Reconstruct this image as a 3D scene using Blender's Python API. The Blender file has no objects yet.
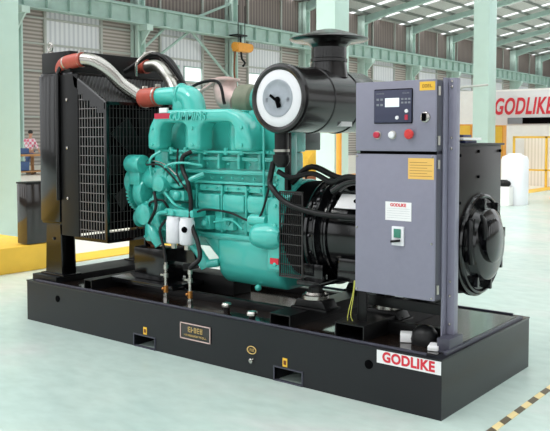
import bpy, bmesh, math, random
from mathutils import Vector, Matrix
random.seed(5)
R = math.radians
S = bpy.context.scene
col = S.collection

# ------------------------------------------------------------------ camera, world, light, exposure
cam = bpy.data.objects.new('camera', bpy.data.cameras.new('camera'))
col.objects.link(cam); S.camera = cam
cam.location = (1.83, -3.723, 1.5)
cam.rotation_euler = (R(90-2.68), 0, R(38.43))
cam.data.sensor_width = 36; cam.data.lens = 50.9; cam.data.shift_y = -0.0751
cam.data.clip_end = 400

W = bpy.data.worlds.new('world'); S.world = W; W.use_nodes = True
nt = W.node_tree; nt.nodes.clear()
bg = nt.nodes.new('ShaderNodeBackground'); wo = nt.nodes.new('ShaderNodeOutputWorld')
bg.inputs[1].default_value = 1.0
wtc = nt.nodes.new('ShaderNodeTexCoord'); wsx = nt.nodes.new('ShaderNodeSeparateXYZ'); wcr = nt.nodes.new('ShaderNodeValToRGB')
wcr.color_ramp.elements[0].position = 0.0; wcr.color_ramp.elements[0].color = (.66, .68, .69, 1)      # bright haze at the horizon
wcr.color_ramp.elements[1].position = .75; wcr.color_ramp.elements[1].color = (1.5, 1.55, 1.6, 1)     # bright overcast zenith
nt.links.new(wtc.outputs['Generated'], wsx.inputs[0]); nt.links.new(wsx.outputs[2], wcr.inputs[0]); nt.links.new(wcr.outputs[0], bg.inputs[0])
nt.links.new(bg.outputs[0], wo.inputs[0])
sun = bpy.data.objects.new('sun', bpy.data.lights.new('sun', 'SUN'))
sun.data.energy = 1.5; sun.data.angle = R(25); sun.data.color = (1, .98, .95)
sun.rotation_euler = (R(42), 0, R(-14)); col.objects.link(sun)
S.view_settings.view_transform = 'Standard'; S.view_settings.look = 'None'
S.view_settings.exposure = 1.0; S.view_settings.gamma = 1; S.view_settings.use_curve_mapping = False

# ------------------------------------------------------------------ materials
def lin(c):
    return tuple(((v/255)/12.92 if v/255 <= .04045 else ((v/255+.055)/1.055)**2.4) for v in c)+(1,)
def mat(name, rgb, rough=.5, metal=0, coat=0, noise=0, nscale=8, bump=0, spec=None, emit=0, rough_noise=0):
    m = bpy.data.materials.new(name); m.use_nodes = True
    t = m.node_tree; b = t.nodes['Principled BSDF']
    b.inputs['Base Color'].default_value = lin(rgb); b.inputs['Roughness'].default_value = rough
    b.inputs['Metallic'].default_value = metal; b.inputs['Coat Weight'].default_value = coat
    b.inputs['Coat Roughness'].default_value = .08
    if spec is not None: b.inputs['Specular IOR Level'].default_value = spec
    if emit:
        b.inputs['Emission Color'].default_value = lin(rgb); b.inputs['Emission Strength'].default_value = emit
    tc = t.nodes.new('ShaderNodeTexCoord')
    n = t.nodes.new('ShaderNodeTexNoise'); n.inputs['Scale'].default_value = nscale; n.inputs['Detail'].default_value = 5
    t.links.new(tc.outputs['Object'], n.inputs['Vector'])
    if noise:
        mx = t.nodes.new('ShaderNodeMixRGB'); mx.blend_type = 'MULTIPLY'; mx.inputs[0].default_value = 1
        rmp = t.nodes.new('ShaderNodeMapRange'); rmp.inputs[1].default_value = .3; rmp.inputs[2].default_value = .7
        rmp.inputs[3].default_value = 1-noise; rmp.inputs[4].default_value = 1+noise*.3
        t.links.new(n.outputs[0], rmp.inputs[0]); mx.inputs[1].default_value = lin(rgb)
        t.links.new(rmp.outputs[0], mx.inputs[2]); t.links.new(mx.outputs[0], b.inputs['Base Color'])
    if rough_noise:
        rr = t.nodes.new('ShaderNodeMapRange'); rr.inputs[3].default_value = max(0, rough-rough_noise); rr.inputs[4].default_value = rough+rough_noise
        t.links.new(n.outputs[0], rr.inputs[0]); t.links.new(rr.outputs[0], b.inputs['Roughness'])
    if bump:
        bp = t.nodes.new('ShaderNodeBump'); bp.inputs['Strength'].default_value = bump; bp.inputs['Distance'].default_value = .01
        t.links.new(n.outputs[0], bp.inputs['Height']); t.links.new(bp.outputs[0], b.inputs['Normal'])
    return m
def wave_mat(name, c1, c2, axis, scale, rough=.6, lo=.35, hi=.65):
    m = mat(name, c1, rough); t = m.node_tree; b = t.nodes['Principled BSDF']
    tc = t.nodes.new('ShaderNodeTexCoord'); w = t.nodes.new('ShaderNodeTexWave'); w.bands_direction = axis
    w.inputs['Scale'].default_value = scale; w.inputs['Distortion'].default_value = 0
    t.links.new(tc.outputs['Object'], w.inputs['Vector'])
    cr = t.nodes.new('ShaderNodeValToRGB'); cr.color_ramp.elements[0].position = lo; cr.color_ramp.elements[1].position = hi
    cr.color_ramp.elements[0].color = lin(c2); cr.color_ramp.elements[1].color = lin(c1)
    t.links.new(w.outputs[0], cr.inputs[0]); t.links.new(cr.outputs[0], b.inputs['Base Color'])
    return m
M = dict(
 teal=mat('engine_teal', (64,186,174), .3, coat=.6, noise=.2, nscale=22, bump=.4),
 tealflat=mat('engine_teal_smooth', (74,194,182), .26, coat=.6, noise=.06, nscale=6),
 black=mat('black_gloss_paint', (12,12,14), .15, coat=.2, spec=.45, noise=.2, nscale=3),
 deck=mat('black_deck_paint', (30,22,18), .1, coat=.4, spec=.5, noise=.3, nscale=5, rough_noise=.1),  # brown of the deck's reflections put into the black
 base=mat('black_base_paint', (18,19,24), .32, coat=.12, spec=.35, noise=.08, nscale=3),
 satin=mat('black_satin', (13,13,14), .4, spec=.3, noise=.15, nscale=10),
 rubber=mat('black_rubber', (13,13,14), .42, spec=.35),
 guard=mat('guard_wire_highlit', (120,116,116), .35, metal=.5),  # side guard wire lightened, its highlights put into the colour
 guardd=mat('guard_wire_dark', (44,42,42), .45),
 air=mat('air_cleaner_paint', (18,15,15), .24, coat=.15, noise=.1),
 panelb=mat('end_panel_paint', (24,17,17), .3, spec=.25, noise=.25, nscale=3),
 dark=mat('dark_void', (4,4,5), .9, spec=.05),
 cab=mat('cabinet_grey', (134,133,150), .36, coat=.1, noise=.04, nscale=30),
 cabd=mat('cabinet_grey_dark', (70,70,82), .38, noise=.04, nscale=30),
 steel=mat('polished_steel', (186,182,176), .26, metal=1, noise=.06),
 zinc=mat('zinc_plated', (190,188,180), .3, metal=.9, noise=.15, nscale=20),
 red=mat('red_silicone_hose', (184,82,66), .42, noise=.12, nscale=20),
 pink=mat('primed_casting', (214,186,180), .6, noise=.15, nscale=14, bump=.2),
 olive=mat('turbo_casting', (120,124,104), .6, noise=.2, nscale=14),
 brass=mat('brass', (190,130,70), .3, metal=.9),
 rust=mat('bronze_fitting', (130,74,44), .45, metal=.4, noise=.2),
 white=mat('white_plastic', (232,232,236), .35),
 paper=mat('white_label', (240,240,240), .5),
 grey=mat('grey_plastic', (130,134,142), .4),
 gaugeface=mat('gauge_inner', (165,172,180), .35, metal=.3, noise=.12, nscale=20),
 navy=mat('navy_cover', (24,34,78), .5),
 panel=mat('control_panel_face', (58,60,84), .35),
 lcd=mat('lcd_screen', (215,225,232), .25, emit=.25),
 redb=mat('red_button', (206,52,52), .35),
 magenta=mat('red_push_button', (190,40,66), .35),
 orange=mat('orange_sticker', (236,190,100), .5),
 yellow=mat('yellow_paint', (240,190,60), .5, noise=.08, nscale=5),
 orangep=mat('orange_paint', (232,160,60), .5, noise=.08),
 redt=mat('red_print', (214,44,60), .5),
 gold=mat('gold_print', (214,180,110), .4),
 green=mat('green_breaker', (60,130,110), .4),
 dgreen=mat('dark_green_housing', (16,46,42), .3, coat=.2),
 col=mat('column_green', (196,222,213), .5, noise=.06, nscale=2),  # green paled for haze and overexposure, put into the colour
 beam=mat('beam_green', (172,200,191), .55, noise=.12, nscale=2),
 floorw=mat('floor_cream', (238,232,218), .3, noise=.05, nscale=.6),
 trimgrey=mat('grey_trim', (178,182,176), .6),
 roof=wave_mat('roof_sheet', (206,212,210), (160,164,162), 'Y', 1.2, .6),
 purlin=mat('purlin', (110,118,112), .6),
 louver=wave_mat('brown_grey_louver_cladding', (186,178,170), (140,132,126), 'Z', 1.5, .6),  # cladding tones lightened in place of haze
 louverd=wave_mat('dark_brown_cladding', (138,126,120), (106,97,93), 'Y', 1.0, .6),
 light=wave_mat('light_grey_cladding', (226,229,232), (200,204,210), 'Y', 1.0, .55, .2,.6),
 wallw=mat('white_wall', (246,244,240), .6, noise=.03),
 signb=mat('sign_board', (226,224,226), .5),
 curtain=wave_mat('pale_strip_curtain', (250,240,230), (232,222,208), 'X', 3, .6),
 wood=mat('table_wood', (176,128,80), .5, noise=.2, nscale=6),
 skin=mat('skin', (196,150,126), .5), hair=mat('black_hair', (24,20,20), .6),
 jeans=mat('blue_jeans', (70,96,140), .8, noise=.1),
 leaf=mat('leaf_green', (88,104,60), .7, noise=.3, nscale=3),
 wire=mat('yellow_green_wire', (200,200,90), .5),
 shoes=mat('shoes', (30,30,34), .5),
 tank=mat('white_tank', (245,245,248), .35),
)
# pink and white checked shirt
def check_mat():
    m = mat('checked_shirt', (220,130,150), .8); t = m.node_tree; b = t.nodes['Principled BSDF']
    tc = t.nodes.new('ShaderNodeTexCoord'); c = t.nodes.new('ShaderNodeTexChecker'); c.inputs['Scale'].default_value = 9
    c.inputs[1].default_value = lin((226,120,146)); c.inputs[2].default_value = lin((238,226,232))
    t.links.new(tc.outputs['Object'], c.inputs[0]); t.links.new(c.outputs[0], b.inputs['Base Color']); return m
M['shirt'] = check_mat()
# pale green polished floor: worn tint
def floor_mat():
    m = mat('pale_green_epoxy_floor', (205,224,214), .22); t = m.node_tree; b = t.nodes['Principled BSDF']
    tc = t.nodes.new('ShaderNodeTexCoord')
    n1 = t.nodes.new('ShaderNodeTexNoise'); n1.inputs['Scale'].default_value = .7; n1.inputs['Detail'].default_value = 6; n1.inputs['Distortion'].default_value = .6
    n2 = t.nodes.new('ShaderNodeTexNoise'); n2.inputs['Scale'].default_value = 6; n2.inputs['Detail'].default_value = 4
    mp = t.nodes.new('ShaderNodeMapping'); mp.inputs['Rotation'].default_value = (0,0,.5); mp.inputs['Scale'].default_value = (1,1.8,1)
    t.links.new(tc.outputs['Object'], mp.inputs[0]); t.links.new(mp.outputs[0], n1.inputs[0]); t.links.new(mp.outputs[0], n2.inputs[0])
    cr = t.nodes.new('ShaderNodeValToRGB')
    cr.color_ramp.elements[0].position = .35; cr.color_ramp.elements[0].color = lin((200,220,212))
    cr.color_ramp.elements[1].position = .62; cr.color_ramp.elements[1].color = lin((216,224,218))
    e = cr.color_ramp.elements.new(.5); e.color = lin((206,224,215))
    t.links.new(n1.outputs[0], cr.inputs[0])
    mx = t.nodes.new('ShaderNodeMixRGB'); mx.blend_type = 'MULTIPLY'; mx.inputs[0].default_value = .25
    t.links.new(cr.outputs[0], mx.inputs[1]); t.links.new(n2.outputs[0], mx.inputs[2]); t.links.new(mx.outputs[0], b.inputs['Base Color'])
    rr = t.nodes.new('ShaderNodeMapRange'); rr.inputs[3].default_value = .2; rr.inputs[4].default_value = .32
    t.links.new(n2.outputs[0], rr.inputs[0]); b.inputs['Roughness'].default_value = .24
    return m
M['floor'] = floor_mat()
def hazard_mat():
    m = mat('hazard_tape', (230,200,120), .5); t = m.node_tree; b = t.nodes['Principled BSDF']
    tc = t.nodes.new('ShaderNodeTexCoord'); mp = t.nodes.new('ShaderNodeMapping'); mp.inputs['Rotation'].default_value = (0,0,R(35))
    w = t.nodes.new('ShaderNodeTexWave'); w.bands_direction = 'Y'; w.inputs['Scale'].default_value = 1.9
    cr = t.nodes.new('ShaderNodeValToRGB'); cr.color_ramp.interpolation = 'CONSTANT'
    cr.color_ramp.elements[0].color = lin((96,84,62)); cr.color_ramp.elements[1].position = .5; cr.color_ramp.elements[1].color = lin((232,210,150))
    t.links.new(tc.outputs['Object'], mp.inputs[0]); t.links.new(mp.outputs[0], w.inputs[0]); t.links.new(w.outputs[0], cr.inputs[0])
    t.links.new(cr.outputs[0], b.inputs['Base Color']); return m
M['hazard'] = hazard_mat()

# ------------------------------------------------------------------ mesh helpers
class B:
    """collects shapes in world coordinates; build() links them as ONE mesh object"""
    def __init__(s): s.bm = bmesh.new()
    def _add(s, bm):
        me = bpy.data.meshes.new('tmp'); bm.to_mesh(me); s.bm.from_mesh(me); bpy.data.meshes.remove(me); bm.free(); return s
    def box(s, x0, x1, y0, y1, z0, z1, bev=0, rot=None):
        bm = bmesh.new(); bmesh.ops.create_cube(bm, size=1)
        for v in bm.verts: v.co = Vector((v.co.x*(x1-x0), v.co.y*(y1-y0), v.co.z*(z1-z0)))
        if bev: bmesh.ops.bevel(bm, geom=list(bm.edges), offset=bev, segments=2, affect='EDGES', profile=.6)
        c = Vector(((x0+x1)/2, (y0+y1)/2, (z0+z1)/2))
        mt = Matrix.Translation(c)
        if rot: mt = mt @ Matrix.Rotation(rot[1], 4, rot[0])
        bmesh.ops.transform(bm, matrix=mt, verts=bm.verts)
        return s._add(bm)
    def lathe(s, o, d, prof, seg=32):
        """prof: list of (t along d, radius)"""
        o = Vector(o); d = Vector(d).normalized()
        a = Vector((0,0,1)) if abs(d.z) < .9 else Vector((1,0,0))
        u = d.cross(a).normalized(); v = d.cross(u)
        bm = s.bm; rings = []
        for t, r in prof:
            rings.append([bm.verts.new(o+d*t+(u*math.cos(2*math.pi*k/seg)+v*math.sin(2*math.pi*k/seg))*max(r,1e-4)) for k in range(seg)])
        for a_, b_ in zip(rings, rings[1:]):
            for k in range(seg):
                f = bm.faces.new((a_[k], a_[(k+1)%seg], b_[(k+1)%seg], b_[k])); f.smooth = True
        for r_ in (rings[0], rings[-1]):
            bm.faces.new(r_)
        return s
    def cyl(s, p0, p1, r, r2=None, seg=24):
        p0 = Vector(p0); p1 = Vector(p1); L = (p1-p0).length
        return s.lathe(p0, p1-p0, [(0, r), (L, r if r2 is None else r2)], seg)
    def bcyl(s, p0, p1, r, bev=.01, seg=28):
        p0 = Vector(p0); p1 = Vector(p1); L = (p1-p0).length
        return s.lathe(p0, p1-p0, [(0, r-bev), (bev*.3, r-bev*.3), (bev, r), (L-bev, r), (L-bev*.3, r-bev*.3), (L, r-bev)], seg)
    def tube(s, pts, r, seg=12, n=6, radii=None):
        P = [Vector(p) for p in pts]; rr = radii or [r]*len(P)
        Q = []; RR = []
        if len(P) > 2:
            E = [P[0]*2-P[1]]+P+[P[-1]*2-P[-2]]
            for i in range(len(P)-1):
                a, b, c, d = E[i:i+4]
                for k in range(n):
                    t = k/n
                    Q.append(.5*((2*b)+(c-a)*t+(2*a-5*b+4*c-d)*t*t+(3*b-a-3*c+d)*t**3)); RR.append(rr[i]*(1-t)+rr[i+1]*t)
            Q.append(P[-1]); RR.append(rr[-1])
        else: Q = P; RR = rr
        bm = s.bm; rings = []; u = None
        for i, q in enumerate(Q):
            d = (Q[min(i+1, len(Q)-1)]-Q[max(i-1, 0)]).normalized()
            if u is None:
                a = Vector((0,0,1)) if abs(d.z) < .9 else Vector((1,0,0)); u = d.cross(a).normalized()
            u = (u-d*u.dot(d)).normalized(); v = d.cross(u)
            rings.append([bm.verts.new(q+(u*math.cos(2*math.pi*k/seg)+v*math.sin(2*math.pi*k/seg))*RR[i]) for k in range(seg)])
        for a_, b_ in zip(rings, rings[1:]):
            for k in range(seg):
                f = bm.faces.new((a_[k], a_[(k+1)%seg], b_[(k+1)%seg], b_[k])); f.smooth = True
        bm.faces.new(rings[0]); bm.faces.new(rings[-1])
        return s
    def prism(s, poly, axis, a0, a1, bev=0):
        """poly in the plane normal to axis: axis 'y' -> (x,z), 'x' -> (y,z), 'z' -> (x,y)"""
        def P(p, a): return {'y': (p[0], a, p[1]), 'x': (a, p[0], p[1]), 'z': (p[0], p[1], a)}[axis]
        bm = bmesh.new()
        A = [bm.verts.new(P(p, a0)) for p in poly]; Bv = [bm.verts.new(P(p, a1)) for p in poly]
        bm.faces.new(A); bm.faces.new(Bv[::-1])
        for k in range(len(poly)): bm.faces.new((A[k], Bv[k], Bv[(k+1)%len(poly)], A[(k+1)%len(poly)]))
        bmesh.ops.recalc_face_normals(bm, faces=bm.faces)
        if bev:
            es = [e for e in bm.edges if len(e.link_faces) == 2 and e.calc_face_angle(0) > .5]
            bmesh.ops.bevel(bm, geom=es, offset=bev, segments=3, affect='EDGES', profile=.5)
        return s._add(bm)
    def ball(s, c, r, sc=(1,1,1), seg=20):
        bm = bmesh.new(); bmesh.ops.create_uvsphere(bm, u_segments=seg, v_segments=seg//2+2, radius=r)
        for v in bm.verts: v.co = Vector((v.co.x*sc[0], v.co.y*sc[1], v.co.z*sc[2]))+Vector(c)
        for f in bm.faces: f.smooth = True
        return s._add(bm)
    def bolt(s, p, d=(0,-1,0), r=.011, h=.01):
        return s.lathe(p, d, [(0, r), (h, r), (h*1.2, r*.7)], 6)
    def ring(s, o, d, R1, r, seg=40):
        """torus-like hoop"""
        o = Vector(o); d = Vector(d).normalized(); a = Vector((0,0,1)) if abs(d.z) < .9 else Vector((1,0,0))
        u = d.cross(a).normalized(); v = d.cross(u); bm = s.bm; rings = []
        for k in range(seg):
            w = u*math.cos(2*math.pi*k/seg)+v*math.sin(2*math.pi*k/seg)
            rings.append([bm.verts.new(o+w*(R1+r*math.cos(2*math.pi*j/8))+d*r*math.sin(2*math.pi*j/8)) for j in range(8)])
        for i in range(seg):
            a_, b_ = rings[i], rings[(i+1)%seg]
            for j in range(8):
                f = bm.faces.new((a_[j], a_[(j+1)%8], b_[(j+1)%8], b_[j])); f.smooth = True
        return s
    def text(s, body, o, u, v, size, depth=.001, bold=0, shear=0, align='CENTER', sx=1, spc=1.0):
        """flat lettering: centre o, reading direction u, up v"""
        cu = bpy.data.curves.new('t', 'FONT'); cu.body = body; cu.size = size; cu.align_x = align; cu.align_y = 'CENTER'
        cu.offset = bold; cu.space_character = spc; cu.shear = shear; cu.extrude = depth
        ob = bpy.data.objects.new('t', cu); col.objects.link(ob)
        bpy.context.view_layer.update()
        me = bpy.data.meshes.new_from_object(ob.evaluated_get(bpy.context.evaluated_depsgraph_get()))
        u = Vector(u).normalized(); v = Vector(v).normalized(); w = u.cross(v)
        mt = Matrix(((u.x*sx, v.x, w.x, o[0]), (u.y*sx, v.y, w.y, o[1]), (u.z*sx, v.z, w.z, o[2]), (0,0,0,1)))
        me.transform(mt); s.bm.from_mesh(me)
        bpy.data.objects.remove(ob); bpy.data.curves.remove(cu); bpy.data.meshes.remove(me)
        return s
    def shift(s, dx=0, dy=0, dz=0):
        for v in s.bm.verts: v.co += Vector((dx,dy,dz))
        return s
    def glyphs(s, x0, x1, y, zc, h, n, seed=1, d=.0006):
        """row of small illegible printed characters on a face looking to -y"""
        rn = random.Random(seed); w = (x1-x0)/n; t = h*.16
        for i in range(n):
            a = x0+i*w+w*.12; b = x0+(i+1)*w-w*.12; k = [rn.random() > .35 for _ in range(5)]
            s.box(a, a+t, y-d, y, zc-h/2, zc+h/2)
            if k[0]: s.box(b-t, b, y-d, y, zc-h/2, zc+h/2)
            if k[1]: s.box(a, b, y-d, y, zc+h/2-t, zc+h/2)
            if k[2]: s.box(a, b, y-d, y, zc-t/2, zc+t/2)
            if k[3]: s.box(a, b, y-d, y, zc-h/2, zc-h/2+t)
        return s
    def build(s, name, m, parent=None, label=None, loc=None, smooth=35):
        o3 = Vector((0,0,0))
        root = parent
        while root is not None and root.parent is not None: root = root.parent
        if root is not None: o3 = root.location.copy()
        elif loc is not None: o3 = Vector(loc)
        bm = s.bm
        for v in bm.verts: v.co -= o3
        bmesh.ops.recalc_face_normals(bm, faces=bm.faces)
        for f in bm.faces: f.smooth = True
        for e in bm.edges:
            if len(e.link_faces) == 2 and e.calc_face_angle(0) > R(smooth): e.smooth = False
        me = bpy.data.meshes.new(name); bm.to_mesh(me); bm.free()
        me.materials.append(M[m])
        o = bpy.data.objects.new(name, me); col.objects.link(o)
        if parent is not None: o.parent = parent
        elif loc is not None: o.location = o3
        if label: o['label'] = label
        return o
def empty(name, loc, label, cat, group=None):
    o = bpy.data.objects.new(name, None); o.location = loc; col.objects.link(o); o.empty_display_size = .1
    return tag(o, label, cat, group)
def tag(o, label, cat, group=None, kind=None):
    o['label'] = label; o['category'] = cat
    if group: o['group'] = group
    if kind: o['kind'] = kind
    return o
def struct(o): o['kind'] = 'structure'; return o
def copy_tree(o, parent=None):
    c = o.copy(); col.objects.link(c); c.parent = parent
    for ch in o.children: copy_tree(ch, c)
    return c

# ------------------------------------------------------------------ building shell
struct(B().box(-80, 14, -10, 125, -.3, 0).build('floor', 'floor'))
struct(B().box(-34.6, -6.35, 1.75, 100, .0, .006).build('trim_1', 'floorw'))
struct(B().box(-6.35, -5.85, 1.76, 60, .0, .012).build('trim_2', 'yellow'))
struct(B().box(-15.6, -15.1, 12, 60, .006, .02).build('trim_3', 'orangep'))
tag(B().box(-7.6, -5.75, -3.5, 1.75, 0, .29, .01).build('raised_kerb', 'yellow'), 'wide yellow raised kerb at the foot of the left green column', 'kerb')
hz = B().box(.243, .283, -.6, 8, .0, .003)
tag(hz.build('hazard_tape', 'hazard'), 'black and yellow striped tape on floor at bottom right', 'floor tape')

BAY = 8.62; Y0 = 20.1; XB = -35
cols_y = [Y0+BAY*k for k in range(11)]
wb = B(); lv = B(); lt = B(); ld = B()
nwin = 0
for k, y in enumerate(cols_y):
    y1 = y+BAY
    lv.box(XB-.1, XB, y, y+2.1, 0, 9.4); lv.box(XB-.1, XB, y+6.0, y1, 0, 9.4)
    if k < 1: lt.box(XB-.1, XB, y+2.1, y+6.0, 0, 9.4)
    else:
        lt.box(XB-.1, XB, y+2.1, y+6.0, 6.25, 9.4); lt.box(XB-.1, XB, y+2.1, y+6.0, 4.95, 5.2); lt.box(XB-.1, XB, y+3.85, y+4.25, 5.2, 6.25)
    ld.box(XB-.1, XB, y, y1, 9.4, 12.2)
lv.box(XB-.1, XB, -6, Y0, 0, 9.4); ld.box(XB-.1, XB, -6, Y0, 9.4, 12.2)
wl = struct(lv.build('wall_left', 'louver'))
struct(lt.build('wall_left_panel', 'light')); struct(ld.build('wall_left_upper', 'louverd'))
girt = B()
for z in (2.6, 5.1, 6.6, 8.0): girt.box(XB, XB+.12, -6, 115, z, z+.1)
struct(girt.build('trim_4', 'trimgrey'))
posts = B()
for k, y in enumerate(cols_y):
    for dy in (2.1, 6.0): posts.box(XB, XB+.14, y+dy-.07, y+dy+.07, 0, 12.2)
struct(posts.build('trim_5', 'trimgrey'))
for k, y in enumerate(cols_y[1:7]):
    for j, (a, b) in enumerate(((2.1, 3.85), (4.25, 6.0))):
        f = B()
        f.box(XB-.06, XB+.05, y+a, y+b, 6.17, 6.25); f.box(XB-.06, XB+.05, y+a, y+b, 5.2, 5.28)
        f.box(XB-.06, XB+.05, y+a, y+a+.08, 5.2, 6.25); f.box(XB-.06, XB+.05, y+b-.08, y+b, 5.2, 6.25)
        nwin += 1; struct(f.build('window_%d' % nwin, 'beam'))
    d = B(); d.box(XB-.05, XB+.06, y+2.1, y+2.25, 0, 4.95); d.box(XB-.05, XB+.06, y+5.85, y+6, 0, 4.95); d.box(XB-.05, XB+.06, y+2.1, y+6, 4.8, 4.95)
    struct(d.build('door_%d' % (k+1), 'beam'))

# distant wall columns (H section with crane bracket)
def h_column(x, y, w, d, z1, bracket=False, z0=0):
    b = B(); t = .06*w/.5
    b.box(x-w/2, x+w/2, y-d/2, y-d/2+t, z0, z1); b.box(x-w/2, x+w/2, y+d/2-t, y+d/2, z0, z1); b.box(x-t/2, x+t/2, y-d/2, y+d/2, z0, z1)
    if bracket:
        b.box(x, x+1.1, y-d/2+.05, y+d/2-.05, 8.0, 8.35)
        b.prism([(x+w/2, 7.2), (x+1.1, 8.0), (x+w/2, 8.0)], 'y', y-.05, y+.05)
    return b
wcol_labels = ['nearest']
for k, y in enumerate(cols_y):
    o = h_column(XB+.35, y, .7, .6, 12.1, True).build('wall_column', 'col', loc=(XB+.35, y, 0))
    names = ['green wall column hidden most behind the left foreground column', 'green wall column with bracket just left of the silver pipe top',
             'green wall column behind the orange crane hoist', 'green wall column seen just left of the air cleaner rain cap',
             'green wall column rising right of the rain cap', 'thin green wall column above the grey control cabinet left half',
             'green wall column directly above the cabinet yellow sticker', 'green wall column just left of the tall white-green foreground column',
             'green wall column above the white sign board, between dark panels', 'farthest green wall column but one, near the right edge',
             'farthest green wall column at the right edge']
    tag(o, names[k], 'column', 'columns along the far wall')

# crane runway beam (I section, along the far wall)
cb = B(); xb = -34.1
cb.box(xb-.3, xb+.3, -4, 112, 8.35, 8.43); cb.box(xb-.3, xb+.3, -4, 112, 9.32, 9.4); cb.box(xb-.04, xb+.04, -4, 112, 8.4, 9.35)
y = -3
while y < 112: cb.box(xb+.0, xb+.26, y, y+.06, 8.42, 9.33); y += 1.45
cb.box(xb-.06, xb+.06, -4, 112, 9.4, 9.52)
tag(cb.build('crane_runway_beam', 'beam', loc=(xb, 50, 8.35)), 'long green crane runway beam along the far wall', 'beam')
# portal bracing between the columns
def brace(y0, z0, y1, z1, label):
    b = B().tube([(XB+.5, y0, z0), (XB+.5, y1, z1)], .09, 8)
    tag(b.build('wall_brace', 'beam', loc=(XB+.5, (y0+y1)/2, min(z0, z1))), label, 'brace', 'diagonal braces on the far wall')
brace(cols_y[1]+.3, 5.8, cols_y[1]+4.2, 8.4, 'diagonal green brace rising right to the apex above the window pair')
brace(cols_y[2]-.3, 5.6, cols_y[1]+4.6, 8.4, 'diagonal green brace falling right toward the hoist column')
brace(cols_y[1]+.3, 7.0, cols_y[1]+2.0, 8.35, 'short bright knee brace at the left wall column')
brace(cols_y[2]-.3, 10.8, cols_y[2]-3.8, 9.4, 'upper diagonal brace left of the hoist column top')

# roof: rafters per bay, purlins, sheeting with open skylight strips
SL = .175; XR0 = XB; XR1 = -8.5; ZR0 = 12.0
def rz(x): return ZR0+(x-XR0)*SL
for k, y in enumerate(cols_y):
    b = B().prism([(XR0, rz(XR0)-.75), (XR0+3, rz(XR0+3)-.45), (XR1, rz(XR1)-.5), (XR1, rz(XR1)), (XR0, rz(XR0))], 'y', y-.05, y+.05)
    b.prism([(XR0, rz(XR0)-.80), (XR0+3, rz(XR0+3)-.5), (XR1, rz(XR1)-.55), (XR1, rz(XR1)-.48), (XR0+3, rz(XR0+3)-.43), (XR0, rz(XR0)-.73)], 'y', y-.18, y+.18)
    lb = ['%s green roof rafter counted from the left' % w for w in ('first', 'second', 'third', 'fourth', 'fifth', 'sixth', 'seventh', 'eighth', 'ninth', 'tenth', 'eleventh')][k]
    tag(b.build('roof_rafter', 'beam', loc=(XR0, y, rz(XR0)-.75)), lb, 'rafter', 'roof rafters over the far aisle')
pu = B()
x = XR0+.8
while x < XR1:
    pu.box(x, x+.12, 0, 113, rz(x), rz(x)+.2); x += 1.9
struct(pu.build('ceiling_purlins', 'purlin'))
rf = B()
for k, y in enumerate(cols_y):
    for a, b in ((0, 2.6), (3.3, 6.9), (7.6, 8.62)):
        y0, y1 = y+a, y+b
        rf.prism([(XR0, rz(XR0)+.2), (XR1, rz(XR1)+.2), (XR1, rz(XR1)+.25), (XR0, rz(XR0)+.25)], 'y', y0, y1)
rf.prism([(XR0, rz(XR0)+.2), (XR1, rz(XR1)+.2), (XR1, rz(XR1)+.25), (XR0, rz(XR0)+.25)], 'y', 0, Y0-1)
struct(rf.build('ceiling', 'roof'))
struct(B().box(XB, 12, 112, 112.2, 0, 16).build('wall_back', 'louverd'))

# unseen near aisle, added to shape light and reflections: windowed walls, spaced roof strips
nw = B()
nw.box(-30, 14, -10.2, -10, 0, 1.0).box(-30, 14, -10.2, -10, 7.0, 12)
for i in range(12): nw.box(-30+i*4, -29.0+i*4, -10.2, -10, 1.0, 7.0)
struct(nw.build('wall_front_unseen', 'louverd'))
rw = B()
rw.box(13.8, 14, -10, 40, 0, 1.2).box(13.8, 14, -10, 40, 6.5, 12)
for i in range(13): rw.box(13.8, 14, -10+i*4, -8.5+i*4, 1.2, 6.5)
struct(rw.build('wall_right_unseen', 'louverd'))
nr = B()
for i in range(9): nr.box(-6.5+i*2.3, -5.4+i*2.3, -10, 40, 12, 12.1)
struct(nr.build('ceiling_reflection_strips', 'roof'))
gd_ = B()
for i in range(5): gd_.box(-6.5, 14, -8+i*8.6, -7.7+i*8.6, 11.4, 12)
struct(gd_.build('ceiling_girders', 'beam'))

# big foreground row of columns
for y, lab in ((2.35, 'tall pale green steel column at the left edge'), (10.75, 'tall pale green steel column rising behind the rain cap'),
               (19.0, 'tall very pale green steel column between cabinet and sign board'), (27.5, 'pale green steel column farther back in the row'),):
    if y > 20: continue
    B().box(-8.25,-7.75,y-.3,y+.26,0,18,.012).box(-8.32,-7.68,y-.37,y+.33,0,.03,.004).build('steel_column', 'col', loc=(-8, y, 0))
    o = bpy.context.scene.objects[-1]
    tag(o, lab, 'column', 'foreground row of steel columns')

# crane hoist hanging by the second wall column
hk = empty('crane_hoist', (-33.2, 38.9, 6.9), 'orange crane hoist block hanging in front of the far wall', 'hoist')
B().box(-33.5, -32.9, 38.5, 39.9, 7.35, 7.95, .08).cyl((-33.2, 38.4, 7.7), (-33.2, 40.1, 7.7), .28).build('motor_housing', 'orangep', hk)
B().box(-34.0,-33.05,38.6,39.6,8.43,8.53).box(-33.25,-33.15,39.0,39.1,7.9,8.45).build('trolley_frame', 'satin', hk)
B().tube([(-33.2, 39.1, 7.4), (-33.2, 39.2, 6.9), (-33.2, 39.5, 6.65), (-33.2, 39.3, 6.4)], .07, 8).build('hook', 'satin', hk)
B().cyl((-33.2, 38.8, 7.9), (-33.2, 38.8, 10.5), .03, seg=6).cyl((-33.2, 39.5, 7.9), (-33.2, 39.5, 10.5), .03, seg=6).build('rope', 'satin', hk)
B().tube([(-33.3, 38.6, 7.4), (-33.3, 38.5, 6), (-33.3, 38.75, 4.5), (-33.3, 38.6, 1.2)], .06, 6).build('control_cable', 'rust', hk, 'thin brown control cable')
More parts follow.
